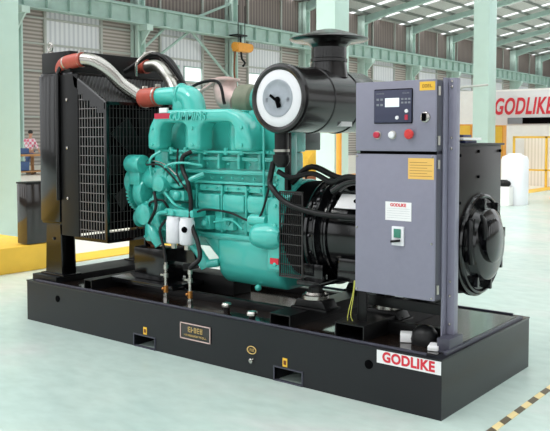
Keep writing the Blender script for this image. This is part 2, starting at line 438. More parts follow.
for o_ in hk.children:
    for v_ in o_.data.vertices: v_.co.y -= 2.4

# sign board and right hand background
sb = empty('sign_board', (-6.2, 21, .0), 'white sign board with large red lettering at the right edge', 'sign')
B().box(-8.95, -5.4, 21, 21.06, 1.9, 3.02, .01).build('board', 'signb', sb)
B().text('GODLIKE', (-7.58, 20.985, 2.5), (1,0,0), (0,0,1), .74, .006, .018, .25, sx=.59, spc=1.07).build('lettering', 'redt', sb, 'red slanted letters')
B().box(-8.05, -5.4, 20.96, 21, 1.95, 2.15).build('lower_stripe', 'grey', sb)
B().box(-7.55, -5.4, 20.95, 20.99, 1.95, 2.15).build('stripe_end', 'dark', sb)
B().box(-8.9, -8.82, 21, 21.06, 0, 1.9).build('post', 'grey', sb); B().box(-5.6, -5.52, 21, 21.06, 0, 1.9).build('post', 'grey', sb)
tag(B().box(-13.5, -1.5, 24.5, 24.6, 0, 3.3, .01).build('partition_wall', 'wallw', loc=(-8,24.5,0)), 'low white partition wall behind the sign board', 'partition')
fr = B()
for x in (-7.3, -6.3, -5.3, -4.3): fr.box(x-.03, x+.03, 19.6, 19.66, 0, 1.55)
fr.box(-7.3, -4.3, 19.6, 19.66, 1.49, 1.55); fr.box(-7.3, -4.3, 19.6, 19.66, .5, .55)
tag(fr.build('safety_rail', 'yellow', loc=(-5.8,19.6,0)), 'thin yellow safety rail below the sign board', 'rail')
tag(B().box(-7.2, -4.2, 20.2, 20.23, .0, 1.5).build('strip_curtain', 'curtain', loc=(-5.7,20.2,0)), 'pale cream strip curtain behind the yellow rail', 'curtain')
tk = empty('storage_tank', (-4.8, 13.3, 0), 'white cylindrical tank standing right of the generator', 'tank')
B().lathe((-4.8, 13.3, 0), (0,0,1), [(0,.29),(.03,.3),(1.0,.3),(1.08,.27),(1.12,.15),(1.15,.14)], 32).build('tank_body', 'tank', tk)
B().box(-4.98,-4.7,12.75,12.98,0,.42,.02).build('pump_base','wallw', tk); B().cyl((-4.96,12.86,.50),(-4.80,12.86,.50),.075).ball((-4.78,12.86,.49),.065).build('pump','satin', tk)
def trolley(x, y, lab):
    t = empty('parts_trolley', (x, y, 0), lab, 'trolley', 'orange trolleys by the tank')
    B().box(x-.22, x+.22, y-.2, y+.2, .33, .36).build('shelf', 'orangep', t)
    B().box(x-.22, x+.22, y-.2, y+.2, .68, .71).build('shelf', 'orangep', t)
    for sx in (-1, 1):
        for sy in (-1, 1): B().cyl((x+.2*sx, y+.18*sy, .06), (x+.2*sx, y+.18*sy, .74), .018, seg=8).ball((x+.2*sx, y+.18*sy, .05), .05, seg=8).build('leg', 'orangep', t)
    return t
for x, y, lab in ((-4.35, 15.2, 'orange trolley just right of the white tank'), (-3.75, 15.0, 'orange trolley at the right edge beyond the tank')):
    trolley(x, y, lab)
    tag(B().box(x-.15, x+.12, y-.1, y+.1, .36, .56, .01).build('machine_part', 'rust', loc=(x,y,.36)), 'brown machine part resting on the '+lab, 'machine part', 'parts on the trolleys')
cbx = empty('yellow_cabinet', (-8.07, 20.25, 0), 'yellow tool cabinet above the terminal box right corner', 'cabinet')
B().box(-8.3,-7.85,20.1,20.4,0,1.9,.01).build('cabinet_body', 'orangep', cbx); B().box(-8.27,-7.88,20.07,20.1,.1,1.85,.01).build('door', 'yellow', cbx)
cbx = empty('yellow_cabinet', (-9.45, 20.5, 0), 'yellow cabinet seen just right of the grey control cabinet', 'cabinet')
B().box(-9.8,-9.1,20.5,20.9,0,1.95,.01).build('cabinet_body', 'orangep', cbx); B().box(-9.76,-9.14,20.47,20.5,.1,1.9,.01).build('door', 'yellow', cbx)
# yellow machine and orange post behind the air cleaner
ym = empty('yellow_machine', (-13.4, 17.2, 0), 'yellow machine seen below the air cleaner, left of the column', 'machine')
B().prism([(16.4,.35),(18.2,.35),(18.2,1.0),(17.6,1.25),(16.9,1.25),(16.4,.8)], 'x', -14, -12.8, .03).build('machine_body', 'yellow', ym)
for xx in (-13.8,-13.0): B().cyl((xx,16.9,.2),(xx+.3,16.9,.2),.2).build('wheel','rubber',ym); B().cyl((xx,17.8,.2),(xx+.3,17.8,.2),.2).build('wheel','rubber',ym)
pp = B()
for i in range(5): pp.cyl((-12.2, 15.4+.22*i, .12+.1*(i%2)), (-11.2, 15.4+.22*i, .12+.1*(i%2)), .11, seg=12)
tag(pp.build('pipe_stack','rust',loc=(-11.7,15.8,0)), 'heap of brown metal pipes in front of the yellow machine', 'pipes', None, 'stuff')
tag(B().cyl((-7.6,10.4,0),(-7.6,10.4,2.3),.06).box(-7.7,-7.5,10.3,10.5,0,.03).build('orange_post','orangep',loc=(-7.6,10.4,0)), 'orange post standing against the middle steel column', 'post')
# dark crate on the kerb
dc = empty('dark_crate', (-5.9, 1.5, .29), 'tall dark brown metal crate on the yellow kerb', 'crate')
B().box(-5.95,-5.76,1.36,1.74,.30,.98,.01).build('crate_body','deck',dc); B().box(-5.955,-5.755,1.355,1.745,.98,1.0,.004).build('lid','satin',dc)
# bush outside the open door
bs = B()
for i in range(14): bs.ball((-38.5+random.uniform(-.6,.6), 35.6+random.uniform(-1.3,1.3), 3.6+random.uniform(-1.4,1.2)), random.uniform(.4,.8), seg=8)
bs.cyl((-38.5,35.6,0),(-38.5,35.6,3),.15,seg=8)
tag(bs.build('bush','leaf',loc=(-38.5,35.6,0)), 'green bush seen outside through the far door', 'bush')

# work table, box and person far behind on the left
tb = empty('work_table', (-25.5, 14.9, 0), 'long brown wooden work table at far left', 'table')
B().box(-26.0,-25.1,13.7,16.6,.76,.84,.01).build('tabletop','wood',tb)
for xx in (-25.9,-25.2):
    for yy in (13.8,15.15,16.5): B().box(xx-.05,xx+.05,yy-.05,yy+.05,0,.76).build('leg','wood',tb)
B().box(-25.95,-25.15,13.8,16.5,.12,.17).build('lower_shelf','wood',tb)
tag(B().box(-25.9,-25.45,14.25,14.7,.845,1.08,.03).build('plastic_crate','jeans',loc=(-25.7,14.5,.845)), 'blue plastic crate on the work table', 'crate')
tag(B().box(-25.7,-25.3,14.0,14.6,.18,.55,.03).build('plastic_bin','jeans',loc=(-25.5,14.3,.18)), 'blue plastic bin on the lower shelf of the work table', 'bin')

def skinmesh(name, m, verts, edges, parent, root=0, sub=2):
    me = bpy.data.meshes.new(name); me.from_pydata([v[:3] for v in verts], edges, [])
    o = bpy.data.objects.new('tmp_skin', me); col.objects.link(o)
    md = o.modifiers.new('s', 'SKIN'); md.use_smooth_shade = True
    for i, v in enumerate(verts):
        r = v[3]; me.skin_vertices[0].data[i].radius = (r, r) if not isinstance(r, tuple) else r
        me.skin_vertices[0].data[i].use_root = (i == root)
    sd = o.modifiers.new('d', 'SUBSURF'); sd.levels = sub; sd.render_levels = sub
    bpy.context.view_layer.update()
    m2 = bpy.data.meshes.new_from_object(o.evaluated_get(bpy.context.evaluated_depsgraph_get()))
    bpy.data.objects.remove(o); m2.name = name
    for p in m2.polygons: p.use_smooth = True
    m2.materials.clear(); m2.materials.append(M[m])
    ob = bpy.data.objects.new(name, m2); col.objects.link(ob)
    if parent: ob.parent = parent
    return ob
PX, PY = -26.45, 15.4   # person stands behind the table facing +x
pr = empty('person', (PX, PY, 0), 'person in pink checked shirt standing behind the wooden work table', 'person')
PSC = 1.0
V = [(0,0,.95,.13),(0,0,1.15,.135),(0.03,0,1.38,.15),(0.04,0,1.48,.07),(0.06,0,1.56,.055),(0.08,0,1.63,.085),(0.085,0,1.72,.085),
     (0.04,.19,1.41,.062),(0.1,.25,1.17,.048),(0.36,.2,1.0,.036),(0.46,.17,.95,.03),
     (0.04,-.19,1.41,.062),(0.1,-.25,1.17,.048),(0.36,-.2,1.0,.036),(0.46,-.17,.95,.03),
     (0,.1,.86,.09),(.01,.11,.48,.06),(0,.12,.1,.042),(.16,.13,.04,.035),
     (0,-.1,.86,.09),(.01,-.11,.48,.06),(0,-.12,.1,.042),(.16,-.13,.04,.035)]
E_ = [(0,1),(1,2),(2,3),(3,4),(4,5),(5,6),(2,7),(7,8),(8,9),(9,10),(2,11),(11,12),(12,13),(13,14),(0,15),(15,16),(16,17),(17,18),(0,19),(19,20),(20,21),(21,22)]
skinmesh('body', 'skin', V, E_, pr)
Vs = [(0,0,.93,.15),(0,0,1.15,.155),(0.03,0,1.38,.168),(0.04,0,1.45,.1),(0.04,.19,1.41,.078),(0.1,.25,1.17,.06),(0.3,.21,1.03,.05),(0.04,-.19,1.41,.078),(0.1,-.25,1.17,.06),(0.3,-.21,1.03,.05)]
skinmesh('shirt', 'shirt', Vs, [(0,1),(1,2),(2,3),(2,4),(4,5),(5,6),(2,7),(7,8),(8,9)], pr)
Vj = [(0,0,.97,.14),(0,.1,.86,.105),(.01,.11,.48,.08),(0,.12,.12,.065),(0,-.1,.86,.105),(.01,-.11,.48,.08),(0,-.12,.12,.065)]
skinmesh('trousers', 'jeans', Vj, [(0,1),(1,2),(2,3),(0,4),(4,5),(5,6)], pr)
B().ball((PX+.07,PY,1.73),.105,(1,.92,1)).build('hair','hair',pr)
for s_ in (-1,1):
    B().box(PX-.06,PX+.21,PY+.125*s_-.05,PY+.125*s_+.05,0,.09,.03).build('shoe','shoes',pr)
    h = B()
    for i in range(4): h.tube([(PX+.46,PY+s_*(.17-.02*i+.03),.93),(PX+.51,PY+s_*(.17-.02*i+.03),.9),(PX+.535,PY+s_*(.165-.02*i+.03),.87)],.009,6,3)
    h.tube([(PX+.43,PY+s_*.13,.93),(PX+.46,PY+s_*.1,.9)],.011,6); h.ball((PX+.45,PY+s_*.17,.925),.045,(1,.9,.5),10)
    h.build('hand','skin',pr)
f = B(); f.ball((PX+.175,PY,1.645),.016,(1,.8,1.3),8); f.box(PX+.165,PX+.172,PY-.025,PY+.025,1.60,1.606)
for s_ in (-1,1): f.ball((PX+.16,PY+.033*s_,1.68),.012,seg=8); f.ball((PX+.08,PY+.092*s_,1.665),.022,(.7,.4,1.2),8)
f.build('face','skin',pr)

exec_marker = True
# ================================================================== THE GENERATOR SET
G = empty('generator_set', (-1.87, .63, 0), 'large diesel generator set with teal engine on a black base frame', 'generator')
L, Wd, HB = 3.74, 1.26, .33
# --- base frame: tank box with real forklift pockets
def base_face():
    b = B()
    z0 = .0
    segs = [(-L, -2.42, 0), (-2.42, -2.205, .085), (-2.205, -1.125, 0), (-1.125, -.915, .085), (-.915, 0, 0)]
    for x0, x1, zb in segs:
        b.box(x0, x1, 0, Wd, zb, HB-.012)
    b.box(-L-.004, .004, -.004, Wd+.004, HB-.012, HB, .002)
    return b
base = base_face().build('base_frame', 'base', G)
for x0, x1 in ((-2.42, -2.205), (-1.125, -.915)):
    b = B(); b.box(x0-.008, x0, -.006, .02, 0, .085); b.box(x1, x1+.008, -.006, .02, 0, .085); b.box(x0-.008, x1+.008, -.006, .02, .085, .093); b.box(x0-.008, x1+.008, -.006, .02, .0, .007)
    b.build('forklift_pocket_rim', 'cabd', base, 'grey rim around forklift pocket')
B().box(-L+.06, -.06, .06, Wd-.06, HB, HB+.003).build('deck_plate', 'deck', base)
rim = B(); rim.box(-L+.1, -.1, .012, .03, HB, HB+.012, .002).box(-L+.1, -.1, Wd-.03, Wd-.012, HB, HB+.012, .002).box(-.03, -.012, .08, Wd-.08, HB, HB+.02, .002)
rim.build('deck_lip', 'cabd', base)
for x in (-3.325, -.448): B().lathe((x, -.001, .223), (0,-1,0), [(0,.026),(.003,.026),(.0035,.02)], 24).build('side_hole', 'dark', base)
# nameplate
npl = B().box(-1.946, -1.664, -.006, 0, .135, .247, .002).build('nameplate', 'deck', base, 'bronze nameplate in a pale frame')
b = B()
b.box(-1.946,-1.664,-.009,-.006,.240,.247).box(-1.946,-1.664,-.009,-.006,.135,.142).box(-1.946,-1.939,-.009,-.006,.135,.247).box(-1.671,-1.664,-.009,-.006,.135,.247)
b.build('nameplate_frame', 'pink', base)
B().glyphs(-1.875,-1.735,-.0062,.205,.036,5,3,.001).glyphs(-1.91,-1.70,-.0062,.165,.013,15,4,.001).build('nameplate_lettering', 'gold', base)
for x in (-2.305, -1.045):
    B().box(x-.018, x+.018, -.003, 0, .098, .152, .001).build('lifting_sticker', 'yellow', base, 'small yellow sticker')
    B().box(x-.01, x+.01, -.004, -.003, .112, .138).build('sticker_print', 'rust', base)
b = B().ring((-1.311,-.003,.157),(0,-1,0),.03,.004,24)
for v in b.bm.verts: v.co.x = -1.311+(v.co.x+1.311)*1.15; v.co.z = .157+(v.co.z-.157)*.8
b.glyphs(-1.33,-1.292,-.001,.157,.02,2,6,.001).build('oval_emblem', 'gold', base)
B().ball((-1.315,-.008,.088),.016,(1,.5,1)).tube([(-1.315,-.01,.088),(-1.30,-.02,.1),(-1.285,-.015,.108)],.004,6).build('drain_plug','steel',base)
# red on white sticker
st = B().box(-.395, -.003, -.003, 0, .245, .318).build('brand_sticker', 'paper', base, 'white sticker with red block letters')
B().text('GODLIKE', (-.199, -.004, .281), (1,0,0), (0,0,1), .076, .0006, .0030, sx=.96, spc=1.06).build('sticker_lettering', 'redt', base)
# --- crossmembers: open channels across the deck
def cross(x0, x1, y0, y1, z0=HB, z1=HB+.075, t=.008):
    b = B(); b.box(x0, x1, y0, y1, z1-t, z1).box(x0, x0+t, y0, y1, z0, z1-t).box(x1-t, x1, y0, y1, z0, z1-t).box(x0, x1, y0, y1, z0, z0+t*.6)
    return b
for x0, x1 in ((-3.03, -2.94), (-1.19, -1.03), (-.70, -.50)):
    cross(x0, x1, .03, Wd-.05, z1=HB+(.095 if x1 > -.6 else .08)).build('crossmember', 'satin', G)
B().box(-L+.02, -3.4, .04, Wd-.04, HB, HB+.05, .004).build('crossmember', 'satin', G)
# long channel rails beneath the engine
for y in (.30, .92): B().box(-2.85, -1.24, y, y+.05, HB, HB+.05, .004).build('rail', 'satin', G)
# rubber mounts
def mount(x, y, z, s=1):   # z: what it stands on
    b = B(); b.box(x-.12*s, x+.12*s, y-.07*s, y+.07*s, z, z+.015, .003)
    b.prism([(x-.11*s,z+.015),(x+.11*s,z+.015),(x+.085*s,z+.065),(x-.085*s,z+.065)], 'y', y-.06*s, y+.06*s, .006)
    for sx in (-.1,.1): b.bolt((x+sx*s,y-.02,z+.015),(0,0,1),.012,.012)
    o = b.build('rubber_mount', 'satin', G)
    B().lathe((x,y,z+.06),(0,0,1),[(0,.065*s),(.008,.075*s),(.03,.075*s),(.036,.06*s),(.05,.055*s)],24).build('mount_cap','steel',o,'polished steel mount cap')
    B().lathe((x,y,z+.11),(0,0,1),[(0,.04*s),(.03,.04*s),(.035,.03*s)],6).build('mount_nut','satin',o)
mount(-1.03, .30, HB+.08, 1.15); mount(-.60, .46, HB+.05, 1.15); mount(-2.78, .42, HB+.0, .8); mount(-1.10, .98, HB+.075); mount(-.62, .98, HB+.075)

# --- fuel valves, caps
def valve(x, y, ztop, lab):
    o = B().cyl((x,y,HB),(x,y,HB+.04),.022,seg=6).cyl((x,y,HB+.04),(x,y,ztop),.011,seg=12).build('fuel_pipe','steel',G)
    B().cyl((x,y,HB+.05),(x,y,HB+.10),.018,seg=8).ball((x-.02,y-.01,HB+.075),.012,seg=8).build('brass_valve','brass',o)
    B().cyl((x,y,ztop-.05),(x,y,ztop-.02),.018,seg=6).build('pipe_nut','zinc',o)
    B().cyl((x,y,HB+.16),(x,y,HB+.19),.018,seg=6).box(x-.045,x,y-.012,y+.0,HB+.17,HB+.182,.002).build('valve_lever','zinc',o)
valve(-2.27, .17, .60, ''); valve(-1.985, .13, .60, '')
for x, y in ((-1.66, .15), (-1.36, .06)):
    o = B().cyl((x,y,HB),(x,y,HB+.03),.022,seg=16).build('filler_cap','satin',G,'small chrome capped filler')
    B().lathe((x,y,HB+.028),(0,0,1),[(0,.028),(.006,.036),(.02,.036),(.03,.028),(.034,.012)],20).build('cap_top','steel',o)
# loose floor fitting by the cabinet : rubber boot
o = B().lathe((-.22,.23,HB),(0,0,1),[(0,.075),(.03,.08),(.07,.07),(.10,.045),(.11,.01)],24).build('rubber_boot','rubber',G,'round black rubber boot')
B().box(-.36,-.27,.17,.25,HB+.005,HB+.055,.006,('Z',.5)).build('boot_tag','paper',o)
B().box(-.15,-.09,.1,.2,HB+.004,HB+.03,.006,('Z',.3)).build('boot_tag','paper',o)

# --- radiator
rad = B()
rad.box(-3.66,-3.24,.10,1.19,.80,2.02,.006)
rad = rad.build('radiator','black',G)
B().box(-3.655,-3.28,.11,1.18,2.02,2.19,.012).build('top_tank','satin',rad)
B().box(-3.655,-3.40,.085,.10,.82,2.0,.004).build('side_plate','black',rad)
B().tube([(-3.40,.075,1.0),(-3.40,.075,1.9),(-3.40,.085,2.02),(-3.36,.11,2.10)],.016,12).build('drain_pipe','black',rad)
B().box(-3.38,-3.16,.088,.10,.72,2.0,.003).build('side_strip','satin',rad)
for z in (1.02,1.42,1.80): B().bolt((-3.29,.088,z),(0,-1,0),.013,.01).build('side_bolt','steel',rad)
for x, y in ((-3.56,.13),(-3.5,1.10)):
    o = B().box(x-.03,x+.03,y-.012,y+.012,2.0,2.20,.004).build('lifting_eye','steel',rad)
    B().ring((x,y,2.235),(0.3,1,0),.032,.014,20).build('eye_ring','steel',o)
# legs
for y in (.17,1.06):
    b = B(); b.prism([(-3.62,HB),(-3.40,HB),(-3.42,.80),(-3.60,.80)],'y',y-.07,y-.058); b.prism([(-3.62,HB),(-3.40,HB),(-3.42,.80),(-3.60,.80)],'y',y+.06,y+.07)
    b.box(-3.56,-3.545,y-.06,y+.06,HB,.8).box(-3.66,-3.36,y-.09,y+.09,HB+.05,HB+.065,.003); b.bolt((-3.5,y-.07,.68),(0,-1,0),.012,.01)
    b.build('support_leg','black',rad)
# fan shroud / guard
gx0, gx1, gy0, gy1, gz0, gz1 = -3.22, -2.83, .10, 1.16, .71, 1.765
def bars(b, axis, vals, a, c, t):  pass
t = .0028
# side panel facing -y, top edge slopes from z 2.02 to gz1
def topz(x): return 1.99+(x-gx0)*(gz1-1.99)/(gx1-gx0)
for yy in (gy0, gy1):
    gd = B(); x = gx0
    while x <= gx1+.001:
        gd.box(x-t,x+t,yy-.003,yy+.003,gz0,topz(x)); x += .033
    z = gz0
    while z < 1.99:
        xe = gx1 if z < gz1 else gx0+(z-1.99)/(gz1-1.99)*(gx1-gx0)
        gd.box(gx0,xe,yy-.004,yy+.004,z-.003,z+.003); z += .0725
    gd.build('side_guard','guard',rad,'wire guard over the fan')
gf = B(); y = gy0
while y <= gy1+.001: gf.box(gx1-.002,gx1+.002,y-t*.7,y+t*.7,gz0,gz1); y += .033
z = gz0
while z <= gz1+.001: gf.box(gx1-.003,gx1+.003,gy0,gy1,z-.0015,z+.0015); z += .0725
gf.build('front_guard','guardd',rad)
fr = B()
for yy in (gy0, gy1):
    fr.box(gx1-.012,gx1+.012,yy-.012,yy+.012,gz0-.01,gz1); fr.tube([(gx0,yy,1.99),(gx1,yy,gz1)],.012,6); fr.box(gx0,gx1,yy-.01,yy+.01,gz0-.012,gz0+.012)
fr.box(gx1-.012,gx1+.012,gy0,gy1,gz1-.014,gz1+.01).box(gx1-.012,gx1+.012,gy0,gy1,gz0-.014,gz0+.01)
fr.prism([(gx0,1.99),(gx1,gz1),(gx1,gz1-.05),(gx0+.02,1.90)],'y',gy0-.012,gy0-.002)
# stepped solid corner plates
for i in range(4):
    x = gx0+.035+i*.085; fr.box(x,x+.085,gy0-.010,gy0-.003,topz(x+.085)-.085,topz(x+.085)-.004)
fr.build('guard_frame','black',rad)
B().box(gx0,gx1-.004,gy0+.005,gy1-.005,gz0+.002,gz0+.008).build('guard_dark_plate','dark',rad)  # added dark plate keeps the bright floor from showing through the guard
# sloping expanded-metal top
sl = B(); n = 26; U = Vector((gx1-gx0,0,gz1-1.99)); 
def sp(u, v): return Vector((gx0,gy0,1.99))+U*u+Vector((0,(gy1-gy0)*v,0))
nu, nv = 11, 30
for i in range(-nv, nv):
    for sgn in (1,-1):
        u0, v0 = 0, i/nv*1.0 if sgn == 1 else (i+nv)/nv; 
        v1 = v0+sgn*nu/nv
        # clip
        a, b_ = (0, v0), (1, v1)
        def clip(p, q):
            (u0,v0),(u1,v1) = p,q
            if v0 < 0: 
                if v1 <= 0: return None
                u0 += (0-v0)/(v1-v0)*(u1-u0); v0 = 0
            if v0 > 1:
                if v1 >= 1: return None
                u0 += (1-v0)/(v1-v0)*(u1-u0); v0 = 1
            if v1 < 0: u1 = u0+(0-v0)/(v1-v0)*(u1-u0); v1 = 0
            if v1 > 1: u1 = u0+(1-v0)/(v1-v0)*(u1-u0); v1 = 1
            return (u0,v0),(u1,v1)
        c = clip(a, b_)
        if c: sl.tube([sp(*c[0]), sp(*c[1])], .0055, 4)
sl.build('top_guard','guardd',rad)
# core and fan inside
B().box(-3.245,-3.235,.12,1.17,.735,2.0).build('core','dark',rad)
fan = B(); fc = Vector((-2.98,.65,1.28)); fan.cyl((-3.05,.65,1.28),(-2.82,.65,1.28),.09)
for k in range(8):
    a = 2*math.pi*k/8; u = Vector((0,math.cos(a),math.sin(a))); w = Vector((0,-math.sin(a),math.cos(a)))
    P = [fc+u*.07-w*.04+Vector((.03,0,0)), fc+u*.44-w*.10+Vector((.03,0,0)), fc+u*.44+w*.08-Vector((.03,0,0)), fc+u*.07+w*.04-Vector((.03,0,0))]
    vs = [fan.bm.verts.new(p) for p in P]+[fan.bm.verts.new(p+Vector((.008,0,0))) for p in P]
    for q in ((0,1,2,3),(7,6,5,4),(0,4,5,1),(1,5,6,2),(2,6,7,3),(3,7,4,0)): fan.bm.faces.new([vs[j] for j in q])
fan.build('cooling_fan','satin',rad)

# --- charge-air pipes
o = B().tube([(-2.74,.45,1.81),(-2.82,.43,1.825),(-2.93,.34,1.92),(-3.0,.24,2.04),(-3.08,.18,2.10),(-3.2,.15,2.115)],.052,20,8).build('charge_air_pipe','steel',G)
B().tube([(-3.45,.16,2.04),(-3.40,.14,2.08),(-3.32,.13,2.10),(-3.17,.15,2.115)],.057,20,8).build('hose','red',o,'red rubber hose')
B().tube([(-2.80,.44,1.81),(-2.62,.45,1.82)],.075,24).build('hose','red',o,'red rubber hose')
for p, d in (((-3.19,.15,2.113),(1,0,0)),((-3.34,.13,2.095),(1,-.0,.2)),((-2.78,.445,1.81),(1,0,0)),((-2.64,.45,1.82),(1,0,0))):
    rr = .077 if p[0] > -3 else .059
    c = B().lathe(Vector(p)-Vector(d).normalized()*.008, d, [(0,rr),(.016,rr)],24); c.box(p[0]-.012,p[0]+.012,p[1]-.02,p[1]+.02,p[2]+rr-.005,p[2]+rr+.018,.003)
    c.build('hose_clamp','zinc',o)
o2 = B().tube([(-3.45,.98,2.10),(-3.3,.98,2.2),(-3.0,.9,2.16),(-2.8,.85,1.98),(-2.7,.8,1.75)],.03,14,8).build('coolant_pipe','satin',G)
B().tube([(-3.38,.85,2.12),(-3.2,.85,2.11)],.06,16).build('hose','red',o2,'red rubber hose')
B().tube([(-3.2,.85,2.11),(-3.05,.85,2.1),(-2.85,.8,1.95),(-2.75,.75,1.8)],.05,16).build('pipe_branch','zinc',o2)
B().tube([(-3.0,.55,2.0),(-2.98,.55,2.12),(-2.95,.7,2.2),(-2.85,.8,2.05),(-2.75,.85,1.9)],.012,8).build('vent_hose','steel',o2)
B().tube([(-3.2,.6,2.05),(-2.9,.7,2.18),(-2.62,.8,1.85)],.02,8).build('rubber_hose','rubber',G)

# --- engine
eng = B()
eng.box(-2.60,-1.42,.44,.90,.70,1.12,.02).box(-2.60,-1.42,.44,.70,1.10,1.40,.02)
eng = eng.build('engine_block','teal',G)
b = B()   # head deck with port bosses
b.box(-2.56,-1.40,.47,.70,1.40,1.64,.015).box(-2.56,-1.40,.42,.6,1.385,1.41,.008)
b.build('cylinder_head','tealflat',eng)
b = B()   # rocker covers
for i in range(3):
    x = -2.36+i*.38; b.box(x-.17,x+.17,.50,.70,1.60,1.70,.03)
b.build('rocker_cover','tealflat',eng)
# intake manifold with three drop legs
def arch(xa, xb, zt, zb, n=8):
    cx = (xa+xb)/2; w = (xb-xa)/2; pts = []
    r = min(w, .07)
    for k in range(n+1):
        a = math.pi*k/n/2; pts.append((xa+r-r*math.cos(a), zt-r+r*math.sin(a)))
    for k in range(n+1):
        a = math.pi*k/n/2; pts.append((xb-r+r*math.sin(a), zt-r+r*math.cos(a)))
    return [(xa, zb)]+pts+[(xb, zb)]
poly = [(-2.56,1.41)]+[(-2.56,1.52),(-2.54,1.59),(-2.49,1.66),(-2.42,1.705),(-1.76,1.70),(-1.66,1.665),(-1.58,1.59),(-1.54,1.50),(-1.535,1.41)]
poly += arch(-1.90,-1.60,1.56,1.41)[::-1][0:0] 
right = arch(-2.02,-1.70,1.61,1.41); left = arch(-2.44,-2.15,1.61,1.41)
poly = poly+right[::-1]+left[::-1]
b = B().prism(poly,'y',.26,.42,.03)
mf = b.build('intake_manifold','tealflat',eng)
b = B()
for x in (-2.50,-2.085,-1.62):
    for z in (1.45,1.57): B().bolt((x,.262,z),r=.014).build('bolt','tealflat',eng)
B().text('CUMMINS',(-2.13,.2575,1.652),(1,0,-.01),(0,0,1),.082,.008,.002,.2).build('cast_lettering','teal',eng)
B().box(-2.42,-2.34,.256,.275,1.685,1.72).build('white_sticker','paper',eng,'white sticker')
B().box(-2.47,-2.31,.255,.275,1.64,1.68).build('red_sticker','magenta',eng,'pink-red sticker')
b = B()   # ports behind the arches
b = B()
for x in (-2.24,-1.80): B().bcyl((x,.43,1.38),(x,.43,1.64),.06).build('port','tealflat',eng)
# outlet elbow on top
b = B(); b.bcyl((-2.64,.45,1.82),(-2.36,.45,1.82),.068); b.tube([(-2.42,.45,1.82),(-2.35,.45,1.82),(-2.27,.45,1.78),(-2.23,.44,1.68)],.08,20,8,[.07,.08,.088,.09])
b.box(-2.42,-2.30,.38,.50,1.66,1.84,.03).ring((-2.37,.45,1.82),(1,0,0),.078,.014)
b.bcyl((-2.24,.42,1.66),(-2.24,.42,1.71),.10,.01)
b.build('intake_elbow','tealflat',eng)
# casting ribs, covers on the block side
b = B()
b.box(-2.50,-1.42,.40,.46,1.335,1.365,.01).box(-2.55,-1.42,.395,.45,1.24,1.27,.01).box(-2.20,-1.42,.385,.45,1.17,1.19,.008)
b.box(-2.25,-1.42,.40,.46,1.06,1.10,.01).box(-2.60,-1.42,.40,.46,.77,.80,.008)
for x0, x1 in ((-2.15,-1.93),(-1.91,-1.70),(-1.68,-1.47)): b.box(x0,x1,.375,.45,.97,1.10,.03)
for x0, x1 in ((-2.15,-1.93),(-1.91,-1.70),(-1.68,-1.47)): b.box(x0,x1,.40,.46,1.115,1.165,.012)
b.build('side_covers','tealflat',eng)
def bolt_part(p, r=.01): B().bolt(p, r=r).build('bolt', 'teal', eng)
for i in range(11):
    x = -2.46+i*.1
    bolt_part((x,.40,1.30+(.0 if i%2 else .015)),.010); bolt_part((x+.04,.395,1.215),.009)
    if i > 2: bolt_part((x,.385,1.14),.009); bolt_part((x+.03,.40,.90),.009)

b = B(); b.tube([(-2.50,.36,1.405),(-2.0,.355,1.40),(-1.46,.36,1.40)],.009,8)
for x in (-2.4,-2.25,-2.05,-1.85,-1.7): b.cyl((x,.36,1.38),(x,.36,1.43),.018,seg=8)
b.build('fuel_rail','tealflat',eng)
B().tube([(-1.50,.35,1.68),(-1.49,.34,1.3),(-1.49,.35,.95),(-1.50,.4,.9)],.009,8).build('thin_pipe','tealflat',eng)
# fuel pump assembly
b = B()
b.box(-2.66,-2.52,.38,.62,1.10,1.42,.02).bcyl((-2.74,.38,1.19),(-2.54,.38,1.19),.085,.015).box(-2.56,-2.40,.25,.42,1.10,1.28,.02).bcyl((-2.42,.33,1.2),(-2.30,.33,1.2),.055,.01)
b.bcyl((-2.46,.22,1.16),(-2.46,.32,1.16),.06,.01).box(-2.40,-2.24,.27,.40,1.04,1.12,.02).ball((-2.30,.26,1.08),.035).bcyl((-2.36,.24,1.2),(-2.36,.3,1.2),.03,.006)
for p in ((-2.53,.25,1.25),(-2.43,.25,1.25),(-2.53,.25,1.13),(-2.34,.27,1.1)): b.bolt(p)
b.tube([(-2.42,.30,1.17),(-2.3,.27,1.15),(-2.17,.27,1.2),(-2.1,.33,1.24)],.02,10)
b.shift(.06).build('fuel_pump','teal',eng)
# gear case and pulley at the fan end
b = B()
b.box(-2.72,-2.58,.42,.90,.68,1.48,.03)
b.bcyl((-2.80,.40,1.08),(-2.70,.40,1.08),.14,.02); b.bcyl((-2.84,.40,1.08),(-2.79,.40,1.08),.07,.01)
b.bcyl((-2.79,.62,1.28),(-2.7,.62,1.28),.10,.01)
for k in range(8):
    a = k*math.pi/4; b.bolt((-2.79,.40+.11*math.cos(a),1.08+.11*math.sin(a)),(-1,0,0),.01)
b.shift(.06).build('gear_case','teal',eng)
b = B(); b.lathe((-2.88,.37,1.16),(1,0,0),[(0,.10),(.01,.12),(.02,.105),(.03,.12),(.04,.10),(.05,.10)],32); b.lathe((-2.86,.40,.88),(1,0,0),[(0,.07),(.01,.08),(.02,.07),(.03,.08),(.04,.07)],24)
b.shift(.06).build('pulley','teal',eng)
b = B(); b.bcyl((-2.86,.30,1.30),(-2.70,.30,1.30),.07,.01); b.box(-2.84,-2.72,.27,.33,1.14,1.24,.01)
b.shift(.06).build('alternator_charger','teal',eng)
